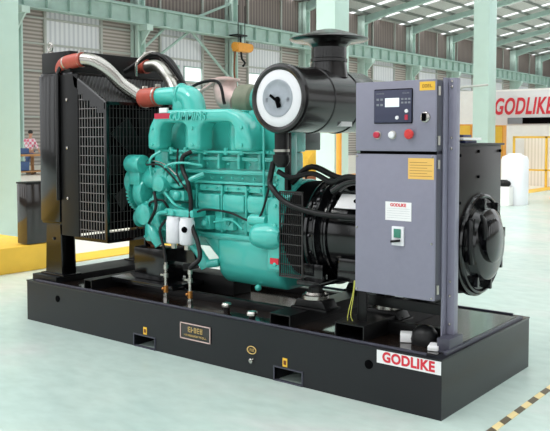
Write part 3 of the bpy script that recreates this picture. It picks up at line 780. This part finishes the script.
# water pump, oil cooler at the low left
b = B()
b.box(-2.74,-2.50,.33,.50,.70,1.02,.03).bcyl((-2.66,.24,.92),(-2.66,.36,.92),.085,.02).box(-2.64,-2.48,.26,.36,.80,.92,.02)
b.tube([(-2.62,.3,.86),(-2.55,.26,.78),(-2.5,.28,.70)],.045,14).bcyl((-2.52,.27,.98),(-2.44,.27,.98),.05,.008).box(-2.50,-2.30,.30,.44,.92,1.02,.02)
for p in ((-2.72,.33,.99),(-2.72,.33,.74),(-2.56,.26,.9),(-2.5,.26,.83)): b.bolt(p)
b.shift(.06).build('water_pump','teal',eng)
b = B(); b.bcyl((-2.76,.42,.72),(-2.66,.42,.72),.055,.01).cyl((-2.72,.42,.66),(-2.72,.42,.76),.03,seg=8)
b.shift(.06).build('bronze_fitting','rust',eng,'bronze fitting')
# injector lines, small fittings, toothed damper
b = B()
for k in range(36):
    a = k*math.pi/18; b.box(-2.80,-2.77,.42+.155*math.cos(a)-.008,.42+.155*math.cos(a)+.008,1.08+.155*math.sin(a)-.008,1.08+.155*math.sin(a)+.008)
b.lathe((-2.80,.42,1.08),(1,0,0),[(0,.15),(.03,.15)],36); b.build('toothed_damper','teal',eng)
for i,(pts,rr,m_) in enumerate((
  ([(-2.40,.26,1.24),(-2.30,.22,1.30),(-2.18,.26,1.32),(-2.05,.33,1.30)],.009,'tealflat'),
  ([(-2.36,.25,1.10),(-2.25,.24,1.02),(-2.2,.3,.98)],.010,'tealflat'),
  ([(-2.50,.25,1.22),(-2.48,.22,1.34),(-2.42,.27,1.40)],.010,'tealflat'),
  ([(-2.44,.22,1.10),(-2.40,.20,1.00),(-2.44,.2,.92),(-2.52,.24,.86)],.012,'rubber'),
  ([(-2.56,.28,.98),(-2.48,.22,1.02),(-2.38,.24,1.04),(-2.34,.27,.98)],.009,'rubber'),
  ([(-2.62,.30,1.30),(-2.52,.24,1.33),(-2.36,.24,1.31),(-2.26,.26,1.24),(-2.20,.29,1.17)],.006,'steel'),
  ([(-1.95,.34,.90),(-1.8,.36,.92),(-1.7,.36,.86)],.008,'tealflat'))):
    B().tube(pts,rr,8).build('fuel_line',m_,eng)
for x, y, z, q in ((-2.46,.24,1.05,.03),(-2.30,.27,1.30,.022),(-2.52,.26,1.02,.028),(-2.40,.27,.86,.026),(-2.24,.30,1.36,.02),(-2.62,.30,.99,.03),(-2.2,.34,.80,.03),(-1.86,.37,.90,.026),(-1.52,.34,1.14,.026)):
    B().bcyl((x,y,z),(x,y+.08,z),q,.006).lathe((x,y-.012,z),(0,1,0),[(0,q*.5),(.014,q*.5)],6).build('fitting','teal',eng)
for i in range(5):
    x = -2.32+i*.19; B().box(x-.012,x+.012,.375,.44,1.28,1.39,.006).build('head_rib','teal',eng)
for x in (-2.17,-1.92,-1.69,-1.46): B().box(x-.008,x+.008,.385,.44,.82,1.16,.004).build('block_rib','teal',eng)
for x in (-1.9,-1.62): B().box(x-.09,x+.09,.388,.44,.84,.93,.015).build('inspection_cover','tealflat',eng)
# oil pan
b = B().prism([(.40,.80),(.94,.80),(.94,.60),(.86,.44),(.50,.44),(.42,.52),(.40,.62)],'x',-1.99,-1.40,.045)
b.box(-2.62,-1.38,.385,.955,.785,.815,.008)
b.prism([(-2.16,.80),(-2.12,.74),(-1.98,.62),(-1.9,.62),(-1.9,.80)],'y',.42,.9,.02)
b.ball((-1.64,.46,.445),.024).bolt((-2.02,.41,.60),r=.02,h=.02)
b.build('oil_pan','tealflat',eng)
b = B().tube([(-2.30,.33,.80),(-2.20,.32,.76),(-2.10,.33,.68),(-2.06,.36,.60)],.034,14); b.bcyl((-2.08,.35,.62),(-2.05,.37,.56),.045,.006).bcyl((-2.04,.36,.585),(-1.96,.40,.60),.03,.006)
b.build('oil_pipe','tealflat',eng)
b = B(); b.box(-2.24,-1.99,.34,.42,.84,.94,.012)
for p in ((-2.22,.34,.92),(-2.02,.34,.92),(-2.22,.34,.86),(-2.02,.34,.86)): b.bolt(p,r=.012)
b.ball((-2.03,.33,.885),.03).box(-2.0,-1.90,.40,.44,.83,.98,.01)
b.build('filter_bracket','teal',eng)
b = B(); b.box(-2.40,-2.10,.22,.36,.93,.985,.015).bcyl((-2.3,.2,.955),(-2.3,.24,.955),.02,.004).tube([(-2.36,.22,.96),(-2.44,.2,.94),(-2.46,.24,.86),(-2.42,.3,.8)],.014,8)
b.shift(.06).build('filter_head','teal',eng)
for i, x in enumerate((-2.235, -2.10)):
    b = B().lathe((x,.22,.735),(0,0,1),[(0,.04),(.006,.052),(.012,.056),(.165,.056),(.175,.05),(.195,.05)],28); 
    fo = b.build('fuel_filter','white',eng,'white canister with black round mark' if i else None)
    B().cyl((x,.22,.70),(x,.22,.735),.022,seg=12).build('filter_drain','zinc',fo)
    if i:
        B().lathe((x+.024,.169,.85),(.45,-1,0),[(0,.022),(.003,.022)],24).build('filter_mark','dark',fo)
# engine foot blocks
B().box(-2.76,-2.42,.30,.50,HB+.085,.66,.01).build('engine_foot','black',eng)
B().box(-2.95,-2.25,.22,.60,HB+.05,HB+.085,.004).build('foot_plate','black',eng)
B().box(-2.45,-1.95,.55,.75,HB+.003,HB+.14,.008).build('foot_crossbar','satin',eng)
B().prism([(-2.46,.56),(-2.2,.56),(-2.26,.70),(-2.40,.70)],'y',.42,.48).build('foot_gusset','black',eng)
# flywheel housing + starter
b = B(); b.lathe((-1.46,.65,.87),(1,0,0),[(0,.30),(.02,.34),(.12,.345),(.14,.34)],40); b.box(-1.43,-1.325,.30,.50,.62,1.10,.015)
b.box(-1.45,-1.33,.33,.9,.60,.9,.02)
for z in (.66,.78,.92,1.05): b.bolt((-1.36,.30,z),r=.014)
b.build('flywheel_housing','tealflat',eng)
b = B(); b.lathe((-1.57,.33,.84),(1,0,0),[(0,.05),(.02,.075),(.06,.088),(.16,.095),(.22,.085),(.25,.06)],28); b.box(-1.60,-1.50,.34,.42,.80,.87,.02); b.bcyl((-1.6,.33,.94),(-1.45,.33,.94),.04,.008)
b.build('starter_motor','tealflat',eng)
B().box(-1.40,-1.33,.294,.30,.66,.70).build('housing_tag','redt',eng)
# turbo and exhaust
B().lathe((-2.02,.70,1.77),(1,0,0),[(0,.09),(.03,.125),(.10,.13),(.16,.12),(.2,.08)],28).build('turbocharger','olive',eng)
B().lathe((-1.82,.68,1.78),(1,0,0),[(0,.10),(.05,.135),(.12,.13),(.15,.07)],28).tube([(-1.78,.68,1.78),(-1.7,.6,1.74),(-1.62,.55,1.7)],.06,16).build('compressor_housing','teal',eng)
b = B().tube([(-2.05,.70,1.77),(-2.16,.72,1.79),(-2.22,.76,1.85),(-2.24,.78,1.945)],.07,20,8,[.065,.08,.088,.092]); b.bcyl((-2.24,.78,1.935),(-2.24,.78,1.955),.12,.004); b.cyl((-2.24,.70,1.95),(-2.45,.62,1.80),.015,seg=8)
b.build('exhaust_outlet','pink',eng,'pinkish primed exhaust elbow')
B().tube([(-2.58,.55,1.75),(-2.4,.6,1.9),(-2.15,.6,1.92),(-2.08,.6,1.75)],.012,8).build('oil_line','satin',eng)
# hoses and cables on the camera side
B().tube([(-2.16,.33,1.40),(-2.21,.29,1.36),(-2.19,.27,1.27),(-2.12,.25,1.18),(-2.08,.24,1.05),(-2.07,.23,.90),(-1.97,.2,.75),(-1.93,.17,.66),(-1.96,.13,.61),(-1.985,.13,.59)],.0165,12,8).build('fuel_hose','rubber',eng)
B().tube([(-2.33,.30,1.42),(-2.31,.27,1.30),(-2.28,.25,1.22),(-2.17,.25,1.1),(-2.14,.25,1.0)],.007,8).tube([(-2.40,.24,.90),(-2.43,.21,.82),(-2.38,.2,.7),(-2.33,.17,.6)],.010,8).shift(.06).build('thin_hose','rubber',eng)
B().tube([(-2.05,.26,.97),(-1.98,.30,.99),(-1.8,.34,.975),(-1.62,.34,.93),(-1.50,.31,.97),(-1.42,.28,1.10),(-1.37,.26,1.22),(-1.36,.28,1.35)],.008,8).tube([(-2.5,.2,1.3),(-2.38,.22,1.3),(-2.26,.23,1.22),(-2.2,.25,1.15)],.007,8).build('wiring_cable','rubber',eng)
# dark heat exchanger behind, under the air cleaner
B().box(-1.62,-1.45,.69,.95,1.41,1.56,.01).build('after_cooler','dgreen',eng)
B().box(-1.44,-1.34,.40,.52,1.12,1.72,.02).build('rear_cover','tealflat',eng)

# --- air cleaner
AX, AZ, AR = -1.165, 1.745, .218
ac = B().lathe((AX,.10,AZ),(0,1,0),[(0,AR-.012),(.012,AR),(.05,AR),(.055,AR-.006),(.30,AR-.006),(.305,AR),(.325,AR),(.33,AR-.006),(.60,AR-.006),(.605,AR),(.625,AR),(.63,AR-.006),(.86,AR-.006),(.90,AR-.03)],48).build('air_cleaner','air',G,'large black drum air cleaner')
B().ring((AX,.10,AZ),(0,1,0),AR-.022,.024,56).build('end_rim','air',ac)
B().lathe((AX,.10,AZ),(0,-1,0),[(0,AR-.035),(.012,AR-.038),(.022,AR-.06),(.024,.12)],48).build('end_cover','white',ac,'white round end cover')
B().lathe((AX,.076,AZ),(0,-1,0),[(0,.118),(.004,.116),(.006,.106),(.004,.10),(.003,.06),(.006,.05),(.007,.02)],40).build('inner_dish','gaugeface',ac,'grey inner dish')
B().glyphs(AX-.09,AX-.07,.0705,AZ-.01,.025,1,2).glyphs(AX+.075,AX+.095,.0705,AZ-.01,.025,1,5).build('dish_print','grey',ac)
B().box(AX-.055,AX+.005,.058,.068,AZ-.005,AZ+.012,.003,('Y',.6)).ball((AX+.01,.062,AZ-.01),.02,(1,.5,1)).box(AX,AX+.03,.058,.068,AZ-.06,AZ-.01,.003,('Y',-.3)).build('wing_handle','dark',ac)
b = B().lathe((-1.14,.60,1.90),(0,0,1),[(0,.13),(.10,.118),(.105,.124),(.125,.124),(.13,.118),(.20,.118),(.24,.15)],40).build('intake_stack','air',ac)
B().lathe((-1.14,.60,2.10),(0,0,1),[(.015,.13),(.03,.15),(.035,.215),(.045,.256),(.055,.266),(.063,.256),(.085,.18),(.11,.10),(.123,.04),(.125,.01)],48).build('rain_cap','air',ac,'mushroom shaped black rain cap')
b = B().tube([(-1.245,.22,1.58),(-1.245,.22,1.46),(-1.245,.22,1.36)],.045,20); b.build('outlet_pipe','rubber',ac)
B().lathe((-1.245,.22,1.41),(0,0,1),[(0,.052),(.016,.052)],24).build('pipe_clamp','zinc',ac)
B().lathe((-1.245,.22,1.31),(0,0,1),[(0,.03),(.04,.055),(.08,.055)],20).build('drain_valve','rubber',ac)
B().box(AX+.12,AX+.16,.55,.68,AZ-.17,AZ-.10,.002).build('air_sticker','paper',ac,'small pale sticker')
B().box(-1.33,-1.30,.36,.40,1.15,1.60,.004).build('cleaner_bracket','satin',ac)

# --- alternator
AY, AZ2 = .66, .87
al = B()
al.lathe((-1.14,AY,AZ2),(1,0,0),[(0,.30),(.02,.345),(.09,.345),(.11,.31),(.14,.30),(.86,.30),(.88,.31),(.96,.31),(1.01,.30),(1.06,.25)],56)
al = al.build('alternator','black',G)
b = B()   # longitudinal casing steps
b.box(-.90,-.25,AY-.30,AY+.30,.66,.74,.01).box(-.90,-.25,AY-.31,AY-.2,.98,1.0,.006).box(-.95,-.2,AY-.24,AY+.24,.58,.66,.01)
b.build('casing_rib','black',al)
for x in (-1.1,-.62):
    b = B(); b.box(x-.09,x+.09,.31,1.01,.545,.575,.004).box(x-.08,x+.08,.36,.42,.55,.68,.006).box(x-.08,x+.08,.9,.96,.55,.68,.006); b.build('foot','black',al)
b = B().lathe((-1.33,AY,AZ2),(1,0,0),[(0,.33),(.22,.345)],48); b.build('adapter_ring','dark',al)
b = B(); zz = .59
for k in range(9):
    b.box(-1.315,-1.135,.293,.30,.605+k*.066-.003,.605+k*.066+.003)
for k in range(12): b.box(-1.312+k*.0158-.0016,-1.312+k*.0158+.0016,.295,.299,.59,1.15)
b.box(-1.32,-1.13,.291,.302,.585,.597).box(-1.32,-1.13,.291,.302,1.14,1.152).box(-1.322,-1.312,.291,.302,.585,1.152).box(-1.138,-1.128,.291,.302,.585,1.152)
b.build('vent_guard','guardd',al,'wire vent guard')
b = B().ring((-1.125,AY,AZ2),(1,0,0),.345,.022,56).ring((-1.06,AY,AZ2),(1,0,0),.345,.012,56).ring((-1.0,AY,AZ2),(1,0,0),.31,.014,56)
for k in range(20):
    a = k*math.pi/10; b.bolt((-1.10,AY+.345*math.cos(a),AZ2+.345*math.sin(a)),(1,0,0),.012,.012)
b.build('flange','black',al)
b = B().box(-.98,-.45,AY-.2,AY+.26,1.12,1.24,.03); b.tube([(-.95,.38,1.16),(-.80,.36,1.23),(-.6,.36,1.22),(-.45,.4,1.18)],.03,12); b.build('top_cover','black',al)
B().box(-.90,-.72,.30,.42,1.10,1.104,.001,('X',.75)).build('warning_label','paper',al,'white label with a black mark')
B().ball((-.76,.36,1.106),.02,(1.2,1,.8),10).build('label_mark','dark',al)
B().tube([(-1.36,.28,1.34),(-1.38,.27,1.22),(-1.32,.22,1.17),(-1.2,.22,1.08),(-1.0,.24,1.03),(-.8,.24,1.02),(-.60,.24,1.02)],.019,12,8).build('battery_cable','rubber',al)
B().tube([(-1.34,.3,1.28),(-1.25,.33,1.24),(-1.1,.36,1.27),(-.95,.36,1.22),(-.8,.33,1.26),(-.6,.33,1.22)],.017,10).tube([(-1.3,.4,1.2),(-1.15,.42,1.31),(-.9,.42,1.24),(-.6,.42,1.3)],.02,10).build('wiring_loom','rubber',al)
# terminal box at the rear end
tbx = B().box(-.50,-.09,.34,.97,1.12,1.455,.004).build('terminal_box','panelb',al)
B().box(-.10,-.085,.345,.965,.93,1.46,.003).build('end_panel','panelb',tbx)
B().box(-.51,-.07,.325,.985,1.455,1.468,.003).build('box_lid','satin',tbx)
b = B()
for y, z in ((.37,1.40),(.37,1.13),(.62,1.42),(.62,1.27),(.62,1.12),(.94,1.42),(.94,1.0)): b.bolt((-.085,y,z),(1,0,0),.01,.008)
b.bm.free()
for y, z in ((.37,1.40),(.37,1.13),(.62,1.42),(.62,1.27),(.62,1.12),(.94,1.42),(.94,1.0)): B().bolt((-.085,y,z),(1,0,0),.01,.008).build('panel_bolt','dark',tbx)
for i, (y, z) in enumerate(((.42,1.03),(.56,1.05),(.66,1.06))):
    B().lathe((-.085,y,z),(1,0,0),[(0,.022),(.012,.022),(.014,.012)],14).build('cable_gland','rubber',tbx)
B().box(-.088,-.082,.355,.365,1.12,1.38).build('panel_slot','dark',tbx)
b = B(); b.lathe((-.14,AY,AZ2),(1,0,0),[(0,.30),(.02,.315),(.05,.315),(.06,.29),(.07,.285),(.075,.23),(.12,.21),(.14,.17),(.145,.02)],56); b.build('end_bell','black',al)
b = B().ring((-.075,AY,AZ2),(1,0,0),.285,.016,48).ring((-.03,AY,AZ2),(1,0,0),.20,.014,48).lathe((-.02,.62,.90),(1,0,0),[(0,.13),(.05,.13),(.06,.11),(.065,.02)],32)
for k in range(8): a = k*math.pi/4+.2; b.box(-.08,-.03,AY+.25*math.cos(a)-.012,AY+.25*math.cos(a)+.012,AZ2+.25*math.sin(a)-.03,AZ2+.25*math.sin(a)+.03,.004)
b.build('end_bell_rib','black',al)
B().tube([(-.05,.44,1.02),(-.03,.40,.98),(-.02,.38,.88),(-.03,.42,.78)],.016,10).tube([(-.05,.57,1.05),(-.0,.52,1.02),(.02,.5,.95),(0,.52,.86)],.014,10).build('excitation_cable','rubber',al)

# --- control cabinet
X0, X1, YF = -.617, -.108, .12
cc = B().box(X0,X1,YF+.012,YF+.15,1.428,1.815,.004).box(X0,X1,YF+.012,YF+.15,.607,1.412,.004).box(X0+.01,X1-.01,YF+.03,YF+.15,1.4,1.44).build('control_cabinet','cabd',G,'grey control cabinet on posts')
ud = B().box(X0,X1,YF-.004,YF+.014,1.425,1.818,.005).build('upper_door','cab',cc)
ld_ = B().box(X0,X1,YF-.004,YF+.014,.605,1.408,.005).build('lower_door','cab',cc)
B().box(X0+.03,X1-.0,YF-.001,YF+.016,1.409,1.424).build('door_gap','dark',cc)
F = YF-.004
B().box(-.487,-.249,F-.012,F,1.585,1.768,.004).build('controller_panel','panel',cc,'dark controller panel with a bright screen')
b = B(); b.box(-.49,-.246,F-.008,F,1.580,1.773,.006).build('controller_bezel','dark',cc)
B().box(-.415,-.325,F-.014,F-.012,1.672,1.722,.001).build('screen','lcd',cc,'white lit screen')
b = B()
for x in (-.462,-.437):
    for z in (1.715,1.685): B().box(x-.008,x+.008,F-.014,F-.012,z-.006,z+.006).build('key','grey',cc)
for x in (-.305,-.283,-.262):
    for z in (1.715,1.695): B().box(x-.007,x+.007,F-.014,F-.012,z-.005,z+.005).build('key','grey',cc)
B().glyphs(-.475,-.42,F-.012,1.748,.009,8,7).build('panel_print','grey',cc); B().glyphs(-.305,-.262,F-.012,1.748,.008,7,8).build('panel_print','grey',cc)
B().lathe((-.338,F-.012,1.612),(0,-1,0),[(0,.011),(.005,.01)],16).build('round_key','white',cc); B().lathe((-.279,F-.012,1.648),(0,-1,0),[(0,.011),(.005,.01)],16).build('round_key','white',cc)
B().box(-.288,-.27,F-.016,F-.012,1.60,1.628).build('stop_key','magenta',cc)
o = B().lathe((-.168,F,1.612),(0,-1,0),[(0,.03),(.008,.028),(.012,.02)],24).build('key_switch','steel',cc)
B().box(-.175,-.161,F-.035,F-.01,1.59,1.634,.003).build('switch_lever','dark',cc)
for x, m_, r_ in ((-.47,'magenta',.019),(-.372,'white',.019)):
    o = B().lathe((x,F,1.516),(0,-1,0),[(0,r_+.005),(.005,r_+.005),(.006,r_)],24).build('button_collar','zinc',cc)
    B().lathe((x,F-.005,1.516),(0,-1,0),[(0,r_),(.014,r_),(.018,r_*.7)],24).build('push_button',m_,cc,('red' if m_=='magenta' else 'white')+' push button')
B().lathe((-.258,F,1.520),(0,-1,0),[(0,.018),(.012,.018),(.014,.026),(.026,.028),(.032,.022),(.034,.01)],28).build('emergency_button','redb',cc,'red mushroom emergency stop')
o = B().box(-.205,-.112,F-.0015,F,1.758,1.806).build('top_sticker','yellow',cc,'yellow sticker')
B().glyphs(-.19,-.127,F-.0015,1.782,.016,4,9).build('top_sticker_print','rust',cc)
B().box(-.272,-.115,F-.0015,F,1.272,1.388).build('warning_sticker','orange',cc,'orange-yellow notice')
b = B()
for i in range(6): b.box(-.262,-.125-(.03 if i%2 else 0),F-.002,F-.0015,1.288+i*.015,1.290+i*.015)
b.build('warning_print','rust',cc)
B().box(-.415,-.25,F-.0015,F,1.035,1.14).build('rating_label','paper',cc,'white label headed in red')
B().text('GODLIKE',(-.333,F-.002,1.122),(1,0,0),(0,0,1),.024,.0003,.001).build('rating_header','redt',cc)
b = B()
for i in range(5): b.box(-.405,-.26,F-.002,F-.0015,1.05+i*.013,1.0508+i*.013)
b.build('rating_lines','grey',cc)
o = B().box(-.368,-.292,F-.012,F,.895,1.003,.003).build('breaker_frame','white',cc)
B().box(-.352,-.308,F-.018,F-.012,.94,.99,.002).build('breaker_face','green',cc)
B().box(-.365,-.31,F-.034,F-.012,.915,.928,.003,('Y',-.15)).build('breaker_handle','satin',cc)
b = B()
for x, z in ((-.605,1.395),(-.125,1.395),(-.605,.98),(-.125,.92),(-.122,.62),(-.605,.62)): b.lathe((x,F,z),(0,-1,0),[(0,.007),(.004,.006)],10)
b.build('door_screw','steel',cc)
for z0, z1 in ((1.44,1.80),(.62,1.40)): B().cyl((X1+.004,YF+.03,z0+.02),(X1+.004,YF+.03,z0+.07),.008,seg=10).cyl((X1+.004,YF+.03,z1-.07),(X1+.004,YF+.03,z1-.02),.008,seg=10).build('hinge','zinc',cc)
# posts
b = B(); b.box(-.098,-.052,.25,.30,HB+.05,1.83,.004).box(-.108,-.100,.20,.34,HB+.06,1.83,.002); po = b.build('post','cab',cc)
for z in (.46,.62,.70,1.44,1.50,1.78,1.81): B().bolt((-.078,.25,z),(0,-1,0),.008,.006).build('post_bolt','steel',cc)
B().box(-.10,-.015,.12,.32,HB,HB+.01,.002).box(-.095,-.02,.13,.30,HB+.01,HB+.075,.004).build('post_foot','cabd',cc)
B().box(-.61,-.555,.14,.15,HB+.07,.62,.001).box(-.615,-.605,.14,.20,HB+.07,.62,.001).build('rear_leg','satin',cc)
B().box(-.61,-.10,YF+.13,YF+.15,.50,.56,.003).build('lower_bracket','satin',cc)
B().box(-.50,-.08,.30,.34,HB+.003,HB+.08,.003,('Z',0)).build('tray_angle','satin',cc)
b = B().tube([(-.63,.13,.66),(-.635,.12,.58),(-.65,.10,.48),(-.655,.10,.42),(-.62,.12,.40)],.0025,6).tube([(-.625,.13,.66),(-.625,.11,.56),(-.635,.10,.46),(-.62,.11,.41)],.0025,6)
b.build('earth_wire','wire',cc,'yellow-green earth wire')
B().tube([(-.10,.30,1.74),(-.06,.34,1.78),(-.02,.42,1.79),(.02,.50,1.80)],.007,8).build('top_wire','zinc',cc)

# things lying on the terminal box
for i, (dx, dy, rz_, w, zz, m_, lab) in enumerate(((.10,.08,.1,.26,1.469,'navy','lowest dark blue folder of the stack on the terminal box'),(.11,.09,-.12,.25,1.4855,'paper','white booklet lying between the blue folders on the terminal box'),(.09,.08,.18,.25,1.502,'navy','topmost dark blue folder of the stack on the terminal box'))):
    o = B().box(-.45+dx,-.45+dx+w,.36+dy,.36+dy+.20,zz,zz+.0155,.003).build('folder','navy' if m_=='navy' else 'paper',loc=(-.23,.46,zz))
    o.rotation_euler.z = rz_; tag(o, lab, 'folder' if m_=='navy' else 'booklet', 'folders on the terminal box' if m_=='navy' else None)
